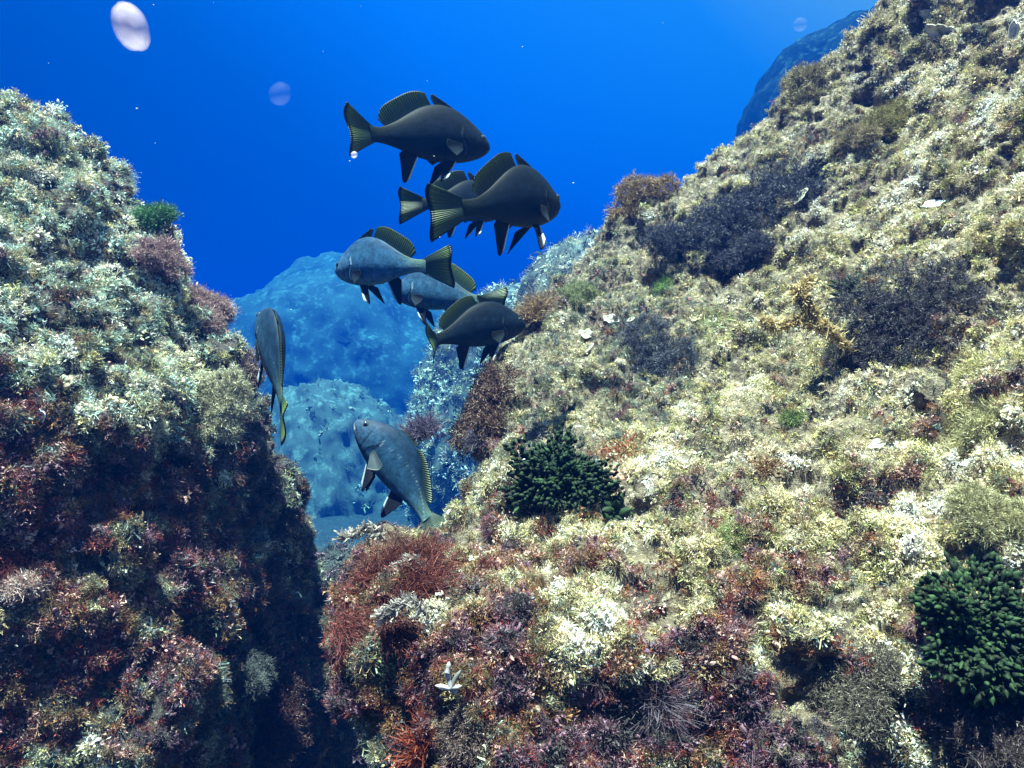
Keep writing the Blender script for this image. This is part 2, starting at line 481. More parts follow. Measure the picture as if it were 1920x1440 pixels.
TURF_R, TURF_L = 98000, 48000
o = scatter('algal_turf', GR, NRM_R, TURF_R, palette_right, 0.0112, seed=1, cover=COV_R)
tag(o, 'short cream, olive and brown algal turf covering the near rock slope', 'turf', kind='stuff')
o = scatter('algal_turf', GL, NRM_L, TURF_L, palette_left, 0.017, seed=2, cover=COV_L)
tag(o, 'shaggy algal turf covering the shaded rock wall, pale above and dark red below', 'turf', kind='stuff')

# ------------------------------------------------------------------ individual growths
def frame(n, up_bias=0.4):
    z = unit(n + np.array([0, 0, up_bias])); x = unit(np.cross(z, np.array([0.3, 0.9, 0.1]))); y = np.cross(z, x)
    return np.stack([x, y, z])

def colour(T, ids, base, tip, jit=0.25):
    base, tip = np.array(base), np.array(tip)
    j = np.exp(rng.normal(size=ids.max() + 1) * jit)[ids]
    return np.clip((base + (tip - base) * T[:, None]) * j[:, None], .003, .85)

def bush(name, px, py, rpx, n, base, tip, label, cat, group=None, G=GR, NM=NRM_R, wid=0.012, curl=.5, segs=4, twigs=3,
         flat=.75, lobes=1, at=None, normal=None, droop=None, sink=0.0, spread=1.0, dz=0.0, jit=.25):
    if at is None: p, nn = on_reef(px, py, G, NM)
    else: p, nn = np.array(at), np.array(normal)
    R = rpx / F * p[1]
    fr = frame(nn)
    parts = []
    for l in range(lobes):
        c = np.zeros(3) if l == 0 else np.array([*(rng.normal(size=2) * R * .45), 0])
        rr = R * (1 if lobes == 1 else .5 + .35 * rng.random())
        nl = n // lobes
        d = hemi(nl, spread)
        root = c + rng.normal(size=(nl, 3)) * rr * .10 * np.array([1.6, 1.6, .4])
        L = rr * (.6 + .4 * rng.random(nl)); w = np.full(nl, wid * R) * (.7 + .6 * rng.random(nl))
        d2 = unit(d * np.array([1, 1, flat]))
        parts.append(ribbons(root, d2, L, w, segs, curl, droop))
        for _ in range(twigs):
            t = .35 + .6 * rng.random(nl)
            dd = unit(d2 + rng.normal(size=(nl, 3)) * .55)
            st = root + d2 * (L * t)[:, None]
            if droop is not None: st = st + np.asarray(droop) * (L * t * t)[:, None]
            parts.append(ribbons(st, dd, L * .3 * (.6 + .8 * rng.random(nl)), w * .8, 2, curl, droop))
    v, q, T, ids = join(parts)
    rad = np.linalg.norm(v, axis=1) / R
    v = v @ fr + p - fr[2] * sink * R + np.array([0, 0, dz])
    col = colour(np.clip(rad * .6 + T * .4, 0, 1), ids, base, tip, jit)
    v = v - p
    o = mesh_np(name, v, q, 4, M_ALGA, col, smooth=False)
    o.location = p
    return tag(o, label, cat, group)

def mound(name, px, py, rpx, n, base, tip, label, cat, group=None, G=GR, NM=NRM_R, ts=.014, lobes=4, flat=.6, kinds=(0, 1, 2, 3, 8, 9), sink=.1):
    """bushy growth: many small fuzzy sprigs over a few overlapping lobes"""
    p, nn = on_reef(px, py, G, NM)
    R = rpx / F * p[1]; fr = frame(nn)
    VV, QQ, CC, off = [], [], [], 0
    base, tip = np.array(base), np.array(tip)
    for l in range(lobes):
        c = np.array([*(rng.normal(size=2) * R * (.42 if lobes > 1 else 0)), 0.])
        rr = R * (1 if lobes == 1 else .42 + .3 * rng.random())
        m = n // lobes
        d = hemi(m, 1.0)
        lump = 1 + .35 * fbm(d * 2.2 + l * 7.7, 1.0, 2, l)
        q0 = c + d * np.array([1, 1, flat]) * (rr * lump * (.55 + .45 * rng.random(m) ** .5))[:, None]
        up = unit(d + rng.normal(size=(m, 3)) * .35)
        tx = unit(np.cross(up, rng.normal(size=(m, 3)))); ty = np.cross(up, tx)
        sz = ts * (.6 + .9 * rng.random(m))
        pk = np.array(kinds)[rng.integers(0, len(kinds), m)]
        for k in set(pk.tolist()):
            s_ = np.where(pk == k)[0]; v, q, t, bid = PROTO[k]
            Rm = np.stack([tx[s_], ty[s_], up[s_]], 1) * sz[s_][:, None, None]
            vv = np.einsum('vk,nkj->nvj', v, Rm) + q0[s_][:, None, :]
            bj = np.exp(rng.normal(size=(len(s_), bid.max() + 1)) * .35)[:, bid] * np.exp(rng.normal(size=(len(s_), 1)) * .3)
            cc = (base + (tip - base) * t[None, :, None]) * bj[:, :, None]
            VV.append(vv.reshape(-1, 3)); CC.append(np.clip(cc, .003, .8).reshape(-1, 3))
            QQ.append((q[None] + (np.arange(len(s_)) * len(v))[:, None, None] + off).reshape(-1, 4)); off += len(s_) * len(v)
    v = np.concatenate(VV) @ fr - fr[2] * R * sink
    o = mesh_np(name, v, np.concatenate(QQ), 4, M_TURF, np.concatenate(CC), smooth=False); o.location = p
    return tag(o, label, cat, group)

def codium(name, px, py, rpx, n, r, label, group=None, base=(.004,.009,.004), tip=(.013,.028,.010), ln=3.4, el=1.0, at=None):
    p, nn = on_reef(px, py)
    R = rpx / F * p[1]
    fr = frame(nn, .3)
    d = hemi(n, 1.0); d[:, 0] *= el; d = unit(d)
    root = d * np.array([R*el, R, R*.85]) * (.35 + .5 * rng.random(n)[:, None]) * (1 + .9 * fbm(d * 2.3 + px, 1.0, 3, 8))[:, None]
    rr = r * (.7 + .6 * rng.random(n))
    parts = [tubes(root, unit(d + rng.normal(size=(n, 3)) * .35), rr * ln * (.7 + .8 * rng.random(n)), rr, [.75, .8, .95, 1.05, 1.1, .85, .4, .03], 8, .3)]
    m = n // 2
    parts.append(tubes(root[:m], unit(d[:m] + rng.normal(size=(m, 3)) * .7), rr[:m] * ln * .9, rr[:m] * .85, [.8, .9, 1.05, 1.1, .85, .4, .03], 8, .3))
    v, q, T, ids = join(parts)
    v = v @ fr + p - fr[2] * R * .15
    o = mesh_np(name, v - p, q, 4, M_SOLID, colour(T, ids, base, tip, .42)); o.location = p
    return tag(o, label, 'green alga', group)

DKP, DKPT = (.014,.014,.026), (.055,.058,.09)
G1 = 'dark purple fuzzy bushes on the slope'
mound('purple_alga_bush', 1392, 400, 118, 2600, DKP, DKPT, 'largest dark purple fuzzy bush high on the pale slope', 'alga bush', G1, ts=0.017, lobes=9, flat=0.7)
mound('purple_alga_bush', 1292, 440, 66, 700, DKP, DKPT, 'dark purple tuft hanging at the left edge of the largest purple bush', 'alga bush', G1, ts=0.017, lobes=3, flat=0.8)
mound('purple_alga_bush', 1405, 480, 75, 1000, (.012,.014,.026), (.075,.07,.11), 'rounded purple pompom at the foot of the largest purple bush', 'alga bush', G1, ts=0.017, lobes=2, flat=0.8)
mound('purple_alga_bush', 1735, 625, 160, 2800, (.022,.018,.022), (.10,.09,.11), 'wide flat greyish purple bush spread across the right side of the slope', 'alga bush', G1, ts=0.014, lobes=12, flat=0.4)
mound('purple_alga_bush', 1225, 665, 72, 1100, DKP, (.10,.105,.135), 'small dark purple bush in the middle of the slope beside the golden branched weed', 'alga bush', G1, ts=0.016, lobes=5, flat=0.5)
bush('purple_alga_bush', 790, 800, 46, 420, (.03,.022,.035), (.15,.11,.17), 'round lilac tufted ball behind the head of the steeply climbing fish', 'alga bush', G1, at=P(790,815,2.35), normal=(-.3,-.5,.8), wid=.045)
bush('purple_alga_bush', 905, 770, 36, 300, (.03,.022,.035), (.16,.13,.18), 'pale lilac tuft right beside the feathery brown weed', 'alga bush', G1, wid=.05)
bush('purple_alga_bush', 895, 825, 34, 300, (.02,.016,.026), (.13,.11,.15), 'dim lilac tuft below the feathery brown weed at the gap', 'alga bush', G1, wid=.05)

G2 = 'reddish weeds along the edge of the gap'
bush('red_alga', 765, 1065, 108, 1300, (.030,.007,.006), (.16,.045,.036), 'rusty red feathery weed jutting over the gap below the climbing fish', 'red alga', G2, curl=.7, wid=.018, twigs=5, lobes=5, jit=.5, droop=(-.22,-.05,-.12))
bush('red_alga', 748, 1025, 52, 600, (.05,.02,.014), (.24,.12,.085), 'brownish red weed standing in front of the climbing fish tail', 'red alga', G2, curl=.8, wid=.02, twigs=4, dz=.01, lobes=3, jit=.5)
bush('red_alga', 740, 1165, 100, 1100, (.035,.008,.007), (.15,.036,.03), 'drooping rust red weed hanging down into the gap', 'red alga', G2, curl=.5, wid=.018, twigs=5, lobes=4, jit=.5, droop=(-.3,0,-.7))
bush('red_alga', 790, 1395, 80, 110, (.10,.02,.01), (.24,.045,.022), 'sparse bright red branching weed at the bottom of the slope', 'red alga', G2, curl=.4, wid=.05, twigs=2)
mound('brown_alga', 872, 735, 62, 700, (.03,.016,.013), (.19,.11,.085), 'feathery dark brown weed on the edge of the gap under the dark fish', 'brown alga', G2, ts=.024, lobes=5, flat=.8, kinds=(8, 9, 10, 11))
mound('red_alga', 490, 1365, 95, 900, (.016,.005,.005), (.07,.022,.02), 'dark red hair-like weed deep in the shaded gap', 'red alga', G2, G=GL, NM=NRM_L, ts=.026, lobes=6, flat=.5, kinds=(8, 9, 10, 11, 0))
bush('red_alga', 1160, 850, 55, 60, (.16,.05,.02), (.30,.10,.045), 'small rusty branching sprig standing above the middle green clump', 'red alga', G2, wid=.05, twigs=4)
bush('red_alga', 1430, 880, 40, 40, (.12,.05,.02), (.28,.12,.05), 'thin brown sprig in the cream turf right of the middle green clump', 'red alga', wid=.05, twigs=4)

G3 = 'tan fuzzy weeds on the slope'
TB, TT = (.10,.075,.035), (.32,.26,.13)
mound('tan_alga', 1195, 375, 55, 450, (.11,.06,.03), (.36,.24,.12), 'ginger brown tuft standing on the ridge left of the big purple bush', 'brown alga', G3, ts=0.02, lobes=4, flat=0.8)
mound('tan_alga', 1498, 165, 58, 450, TB, TT, 'tan bushy tuft with forked tips high on the ridge', 'brown alga', G3, ts=0.02, lobes=4, flat=0.8)
mound('tan_alga', 1668, 225, 55, 700, (.12,.095,.025), (.30,.25,.09), 'mustard brown fuzzy cushion in the upper part of the slope', 'brown alga', G3, ts=0.013, lobes=3, flat=0.7)
mound('tan_alga', 1590, 262, 42, 500, TB, (.28,.21,.12), 'dull brown cushion beside the small white shell', 'brown alga', G3, ts=0.013, lobes=2, flat=0.7)
bush('tan_alga', 1645, 45, 36, 200, (.2,.15,.09), (.45,.38,.24), 'knobbly tan tuft poking above the skyline near the top of the ridge', 'brown alga', G3, wid=.08)
mound('tan_alga', 1095, 555, 44, 700, (.10,.11,.04), (.26,.28,.14), 'smooth round khaki ball of weed near the dark nosing fish', 'brown alga', G3, ts=0.011, lobes=1, flat=0.8)
bush('tan_alga', 1000, 590, 52, 360, (.10,.06,.035), (.32,.20,.12), 'reddish tan bush that the dark fish pushes its nose into', 'brown alga', G3, wid=.04)
mound('tan_alga', 1860, 960, 75, 1200, (.20,.18,.09), (.38,.34,.2), 'soft olive puff of weed at the right end of the slope', 'brown alga', G3, ts=0.011, lobes=5, flat=0.6)
mound('tan_alga', 1560, 1265, 100, 1500, (.07,.055,.05), (.20,.17,.13), 'broad grey brown cushion left of the large green clump', 'brown alga', G3, ts=0.012, lobes=7, flat=0.45)
mound('tan_alga', 1830, 1345, 105, 1700, (.035,.022,.026), (.11,.08,.085), 'purplish brown dome of weed below the large green clump', 'brown alga', G3, ts=0.012, lobes=6, flat=0.6)
mound('tan_alga', 880, 1400, 70, 900, (.05,.03,.03), (.22,.15,.13), 'hazy pinkish brown puff at the bottom edge of the slope', 'brown alga', G3, ts=0.013, lobes=3, flat=0.6)
mound('tan_alga', 490, 1255, 60, 500, (.03,.03,.03), (.10,.10,.10), 'grey shaded tuft on the dark wall of the gap', 'brown alga', G3, G=GL, NM=NRM_L, ts=0.02, lobes=3, flat=0.6)

bush('spiny_anemone', 1235, 1310, 95, 700, (.045,.03,.055), (.19,.15,.20), 'violet spiny tuft with long straight spikes at the bottom of the slope', 'spiny tuft', wid=.016, curl=.12, twigs=0, segs=3)
bush('golden_branched_weed', 1345, 600, 46, 60, (.26,.27,.12), (.36,.38,.18), 'pale yellow green stringy weed beside the small purple bush', 'green alga', wid=.05, twigs=2)
mound('curly_weed', 1850, 700, 66, 800, (.28,.24,.10), (.44,.39,.2), 'shaggy yellowish weed below the wide greyish purple bush', 'green alga', ts=0.018, lobes=6, flat=0.25, sink=.35)
mound('curly_weed', 1780, 790, 75, 700, (.24,.21,.10), (.40,.36,.2), 'shaggy olive weed just below the yellowish one under the wide purple bush', 'green alga', ts=0.016, lobes=5, flat=0.25, sink=.35)

def golden_branch():
    base, nn = on_reef(1590, 655)
    parts = []
    path = [(1590,650),(1545,612),(1515,580),(1490,545)]
    side = [(1545,612),(1500,600),(1455,612),(1430,600)]
    third = [(1515,580),(1500,550),(1520,525)]
    pts = []
    for line in (path, side, third):
        for a, b in zip(line[:-1], line[1:]):
            for t in np.linspace(0, 1, 12):
                pts.append(P(a[0]*(1-t)+b[0]*t, a[1]*(1-t)+b[1]*t, base[1] - .05))
    pts = np.array(pts); n = len(pts)
    for _ in range(11):
        parts.append(ribbons(pts + rng.normal(size=(n,3))*.004, unit(rng.normal(size=(n,3))), .012+.012*rng.random(n), np.full(n,.005), 2, .8))
    v, q, T, ids = join(parts)
    o = mesh_np('golden_branch_alga', v - base, q, 4, M_ALGA, colour(T, ids, (.30,.2,.08), (.58,.46,.25)), smooth=False)
    o.location = base
    tag(o, 'golden tan fuzzy branch standing out from the slope left of the wide purple bush', 'brown alga')
golden_branch()

codium('green_codium_clump', 1045, 912, 108, 3000, .0031, 'dark green clump of finger-like lobes in the middle of the slope', 'green finger clumps')
codium('green_codium_clump', 1835, 1190, 140, 4200, .0029, 'large dark green clump of round-tipped lobes at the lower right', 'green finger clumps', tip=(.014,.032,.011))
codium('green_codium_clump', 1150, 965, 28, 70, .0068, 'tiny green lobe cluster right of the middle green clump', 'green finger clumps')
codium('green_codium_clump', 1600, 545, 30, 16, .0055, 'few long dark green blades above the wide purple bush', 'green finger clumps', ln=7)
mound('bright_green_alga', 275, 395, 38, 350, (.03,.09,.03), (.07,.17,.07), 'bright green leafy tuft on the skyline of the shaded wall', 'green alga', 'small green tufts', G=GL, NM=NRM_L, ts=0.022, lobes=3, flat=0.7)
bush('bright_green_alga', 1490, 780, 26, 160, (.08,.12,.035), (.20,.26,.09), 'vivid green speck of weed in the cream turf', 'green alga', 'small green tufts', wid=.06)
mound('bright_green_alga', 1245, 525, 36, 400, (.05,.10,.03), (.16,.24,.07), 'mossy green patch below the purple pompom', 'green alga', 'small green tufts', ts=0.014, lobes=3, flat=0.5)
mound('bright_green_alga', 1375, 995, 44, 400, (.14,.18,.05), (.24,.25,.11), 'yellow green cushion in the lower cream turf', 'green alga', 'small green tufts', ts=0.012, lobes=3, flat=0.5)
mound('pink_alga', 415, 560, 50, 500, (.15,.08,.09), (.46,.30,.28), 'pinkish tuft jutting from the wall into the gap', 'pink alga', 'pink tufts on the wall', G=GL, NM=NRM_L, ts=0.022, lobes=4, flat=0.8)
mound('pink_alga', 300, 480, 44, 400, (.13,.07,.08), (.36,.22,.22), 'dusky pink tuft below the bright green one', 'pink alga', 'pink tufts on the wall', G=GL, NM=NRM_L, ts=0.02, lobes=4, flat=0.6)
mound('pink_alga', 465, 705, 42, 400, (.10,.06,.06), (.30,.21,.19), 'dull pink tuft beside the fish that swims straight away', 'pink alga', 'pink tufts on the wall', G=GL, NM=NRM_L, ts=0.02, lobes=4, flat=0.7)
mound('pink_alga', 45, 1095, 40, 350, (.30,.16,.15), (.60,.42,.38), 'pale pink chalky tuft at the left edge of the dark wall', 'pink alga', 'pink tufts on the wall', G=GL, NM=NRM_L, ts=0.02, lobes=4, flat=0.6)
mound('red_alga', 60, 1040, 90, 700, (.05,.012,.012), (.20,.05,.045), 'crimson weed patch above the pale pink tuft on the dark wall', 'red alga', G2, G=GL, NM=NRM_L, ts=0.022, lobes=6, flat=0.4)
mound('pale_leafy_weed', 375, 780, 70, 1300, (.30,.27,.17), (.54,.48,.34), 'sunlit pale cream weed bulging from the wall', 'brown alga', 'pale weeds', G=GL, NM=NRM_L, ts=0.018, lobes=6, flat=0.5)

# shells, sponges, rubble
def blob(name, p, nn, rx, ry, rz, col, label, cat, group=None, seed=0, rough=.55, freq=3.2, seg=36, mat=M_SOLID):
    th = np.linspace(0, math.pi, seg // 2 + 1); ph = np.linspace(0, 2*math.pi, seg + 1)[:-1]
    a, b = np.meshgrid(th, ph, indexing='ij')
    s = np.stack([np.sin(a)*np.cos(b), np.sin(a)*np.sin(b), np.cos(a)], -1)
    r = 1 + rough * fbm(s * freq + seed * 3.1, 1.0, 3, seed)
    v = s * r[..., None] * np.array([rx, ry, rz])
    nr_, nc_ = v.shape[:2]
    q = []
    for i in range(nr_ - 1):
        for j in range(nc_): q.append([i*nc_+j, i*nc_+(j+1)%nc_, (i+1)*nc_+(j+1)%nc_, (i+1)*nc_+j])
    vv = v.reshape(-1, 3) @ frame(np.array(nn), .1)
    cc = np.array(col) * (1 + .35 * fbm(s * 5, 1.0, 3, seed + 5))[..., None]
    o = mesh_np(name, vv, np.array(q), 4, mat, np.clip(cc.reshape(-1, 3), .004, .9)); o.location = p
    return tag(o, label, cat, group)

def shell(px, py, rpx, label, seed, col=(.52,.48,.40), G=GR, NM=NRM_R, cup=.22, el=.72):
    p, nn = on_reef(px, py, G, NM)
    R = rpx / F * p[1] * .75
    r_ = np.linspace(.02, 1, 8); a_ = np.linspace(0, 2*math.pi, 25)
    a, b = np.meshgrid(r_, a_, indexing='ij')
    edge = 1 + .42 * fbm(np.stack([np.cos(b), np.sin(b), b*0], -1) * 2 + seed, 1.0, 2, seed)
    v = np.stack([a*np.cos(b)*edge, a*np.sin(b)*edge*el, cup*a*a + .02*np.sin(b*9)*a], -1) * R
    fr = frame(unit(nn + rng.normal(size=3)*.3), .1)
    nrw, ncl = v.shape[:2]
    o = mesh_np('bleached_shell', v.reshape(-1, 3) @ fr, grid_faces(nrw, ncl), 4, M_SOLID, np.clip(np.array(col) * (1 + .7 * fbm(v * 90 + seed, 1.0, 2, seed)).reshape(-1, 1), .02, .8))
    o.location = p + fr[2] * .001
    md = o.modifiers.new('thick', 'SOLIDIFY'); md.thickness = .002
    return tag(o, label, 'shell', 'bleached shells and chips lying on the slope')

shell(1625, 267, 17, 'white oval shell beside the dull brown cushion', 1)
shell(1752, 380, 26, 'pale triangular chip standing on edge in the upper right turf', 2, (.6,.62,.6))
shell(1500, 365, 22, 'white flat chip right of the large purple bush', 3)
shell(1650, 830, 28, 'largest bright white shell in the cream turf', 4, (.66,.60,.46))
shell(1488, 828, 9, 'tiny white chip left of the bright white shell', 5)
shell(1758, 62, 34, 'white shell at the top of the slope', 6)
shell(1735, 38, 30, 'cream shell above another near the top of the slope', 7, (.8,.76,.6))
shell(1145, 595, 22, 'white cup shell right of the smooth khaki ball', 8)
shell(1100, 622, 20, 'white broken shell under the smooth khaki ball', 9)
shell(1100, 650, 16, 'small white chip lowest under the smooth khaki ball', 10)
shell(1180, 595, 12, 'tiny round white shell farthest right of the smooth khaki ball', 11)
shell(905, 935, 22, 'beige round shell on the edge of the gap left of the green clump', 12, (.62,.55,.42))
shell(1900, 60, 30, 'white shell cut by the right edge of the picture', 13)
shell(1480, 1035, 18, 'white sandy chip in the lower cream turf', 14)
shell(85, 775, 17, 'bluish white chip on the dark wall', 15, (.5,.52,.62), GL, NRM_L)

def coral_scrap():
    p, nn = on_reef(845, 1275)
    pts = [((845,1290),(862,1262)),((845,1290),(838,1262)),((845,1290),(872,1290)),((845,1290),(826,1296)),((838,1262),(846,1245)),((845,1290),(850,1302))]
    p0, d, L = [], [], []
    for a, b in pts:
        A = P(*a, p[1]-.03); B = P(*b, p[1]-.03) + rng.normal(size=3)*.004
        p0.append(A); d.append(unit(B-A)); L.append(np.linalg.norm(B-A)*.95)
    v, q, T, ids = tubes(np.array(p0), np.array(d), np.array(L), np.full(len(p0), .0034), [1.2,1,.85,.8,.95,.6,.1], 8, .35)
    o = mesh_np('coral_scrap', v - p, q, 4, M_SOLID, colour(T, ids, (.15,.14,.15), (.32,.30,.31), .5)); o.location = p
    tag(o, 'white forked scrap of dead coral in the dark red turf', 'coral')
coral_scrap()
def white_frond(px, py, dx, dy, label, ln=.07):
    p, nn = on_reef(px, py)
    A = P(px, py, p[1]-.03); n = 26
    t = np.linspace(0, 1, n)
    B = A + np.array([dx, -.01, -dy]) * ln
    pts = A + (B - A) * t[:, None] + np.stack([t*0, t*0, .012*np.sin(t*5)], 1)
    parts = [ribbons(pts + rng.normal(size=(n,3))*.002, unit((B-A)/ln + rng.normal(size=(n,3))*.9), np.full(n, .014), np.full(n, .006), 2, .7) for _ in range(9)]
    v, q, T, ids = join(parts)
    o = mesh_np('pale_frond', v - p, q, 4, M_ALGA, colour(T, ids, (.24,.20,.18), (.42,.37,.34)), smooth=False); o.location = p
    tag(o, label, 'alga frond', 'pale fronds at the edge of the gap')
white_frond(722, 1012, -1, -.25, 'whitish frond pointing into the gap beneath the climbing fish')
white_frond(800, 1070, -.9, -.15, 'pale frond lying across the rusty red weed', .06)
white_frond(800, 1150, -1, -.2, 'pale frond low on the edge below another one', .06)
for (px, py, r, lab, s, c) in ((790,1325,26,'orange lumpy sponge under the white coral scrap',1,(.34,.07,.02)),
        (745,1310,18,'small dark orange sponge left of a larger one',2,(.28,.05,.02)),
        (1070,1240,13,'yellow orange sponge dot in the brown turf',3,(.6,.32,.08)),
        (1215,1115,11,'coral red dot beside the white sandy patch',4,(.6,.12,.1)),
        (1160,1255,14,'wine red crust in the brown turf',5,(.3,.03,.03)),
        (830,1270,22,'rusty sponge behind the white coral scrap',6,(.30,.06,.025)),
        (1155,890,26,'rounded pink knob right of the middle green clump',7,(.45,.25,.2))):
    p, nn = on_reef(px, py); R = r / F * p[1]
    R *= .8; blob('sponge', p - nn * .004, nn, R, R*.9, R*.6, c, lab, 'sponge', 'sponges in the lower turf', s)

# ------------------------------------------------------------------ fish
def mat_fish():
    m, nt, b = new_mat('fish_skin')
    at = N(nt, 'ShaderNodeAttribute', attribute_name='Col')
    uv = N(nt, 'ShaderNodeUVMap')
    mp = N(nt, 'ShaderNodeMapping'); mp.inputs['Scale'].default_value = (62, 62, 1)
    nt.links.new(uv.outputs[0], mp.inputs[0])
    vo = N(nt, 'ShaderNodeTexVoronoi', i_Scale=1.0, i_Randomness=0.8)
    nt.links.new(mp.outputs[0], vo.inputs['Vector'])
    mr = N(nt, 'ShaderNodeMapRange'); mr.inputs[1].default_value = 0.1; mr.inputs[2].default_value = 0.7
    mr.inputs[3].default_value = 1.15; mr.inputs[4].default_value = 0.8
    nt.links.new(vo.outputs['Distance'], mr.inputs[0])
    nz = N(nt, 'ShaderNodeTexNoise', i_Scale=14.0, i_Detail=6.0, i_Roughness=0.7)
    nt.links.new(uv.outputs[0], nz.inputs['Vector'])
    mr2 = N(nt, 'ShaderNodeMapRange'); mr2.inputs[1].default_value = 0.3; mr2.inputs[2].default_value = 0.7; mr2.inputs[3].default_value = 0.45; mr2.inputs[4].default_value = 1.55
    nt.links.new(nz.outputs['Fac'], mr2.inputs[0])
    mu = N(nt, 'ShaderNodeMath', operation='MULTIPLY')
    nt.links.new(mr.outputs[0], mu.inputs[0]); nt.links.new(mr2.outputs[0], mu.inputs[1])
    sc = N(nt, 'ShaderNodeVectorMath', operation='SCALE')
    nt.links.new(at.outputs['Color'], sc.inputs[0]); nt.links.new(mu.outputs[0], sc.inputs['Scale'])
    nt.links.new(sc.outputs[0], b.inputs['Base Color'])
    b.inputs['Roughness'].default_value = 0.6
    b.inputs['Specular IOR Level'].default_value = 0.1
    bp = N(nt, 'ShaderNodeBump'); bp.inputs['Strength'].default_value = 0.05; bp.inputs['Distance'].default_value = 0.004
    bp.invert = True
    nt.links.new(vo.outputs['Distance'], bp.inputs['Height']); nt.links.new(bp.outputs[0], b.inputs['Normal'])
    return m
M_FISH = mat_fish()
M_FIN = mat_alga('fin_membrane', rough=0.4, trans=0.45, spec=0.4, var=0.1)
M_FINS = mat_alga('fin_solid', rough=0.65, trans=0.05, spec=0.08, var=0.1)
M_EYE = mat_alga('eye', rough=0.08, trans=0.0, spec=0.7, var=0.0)

SS = np.array([0,.02,.05,.1,.16,.22,.3,.4,.5,.6,.7,.8,.9,.97,1.03])
TOP = np.array([.008,.045,.080,.125,.172,.212,.250,.268,.258,.225,.172,.115,.072,.058,.060])
BOT = np.array([-.018,-.040,-.062,-.088,-.108,-.122,-.134,-.138,-.134,-.122,-.098,-.070,-.050,-.045,-.048])
WID = np.array([.004,.028,.044,.060,.073,.082,.088,.088,.082,.070,.052,.034,.020,.014,.009])
def sm(xs, ys, q):
    c = catmull(np.stack([xs, ys], 1), 300); return np.interp(q, c[:, 0], c[:, 1])

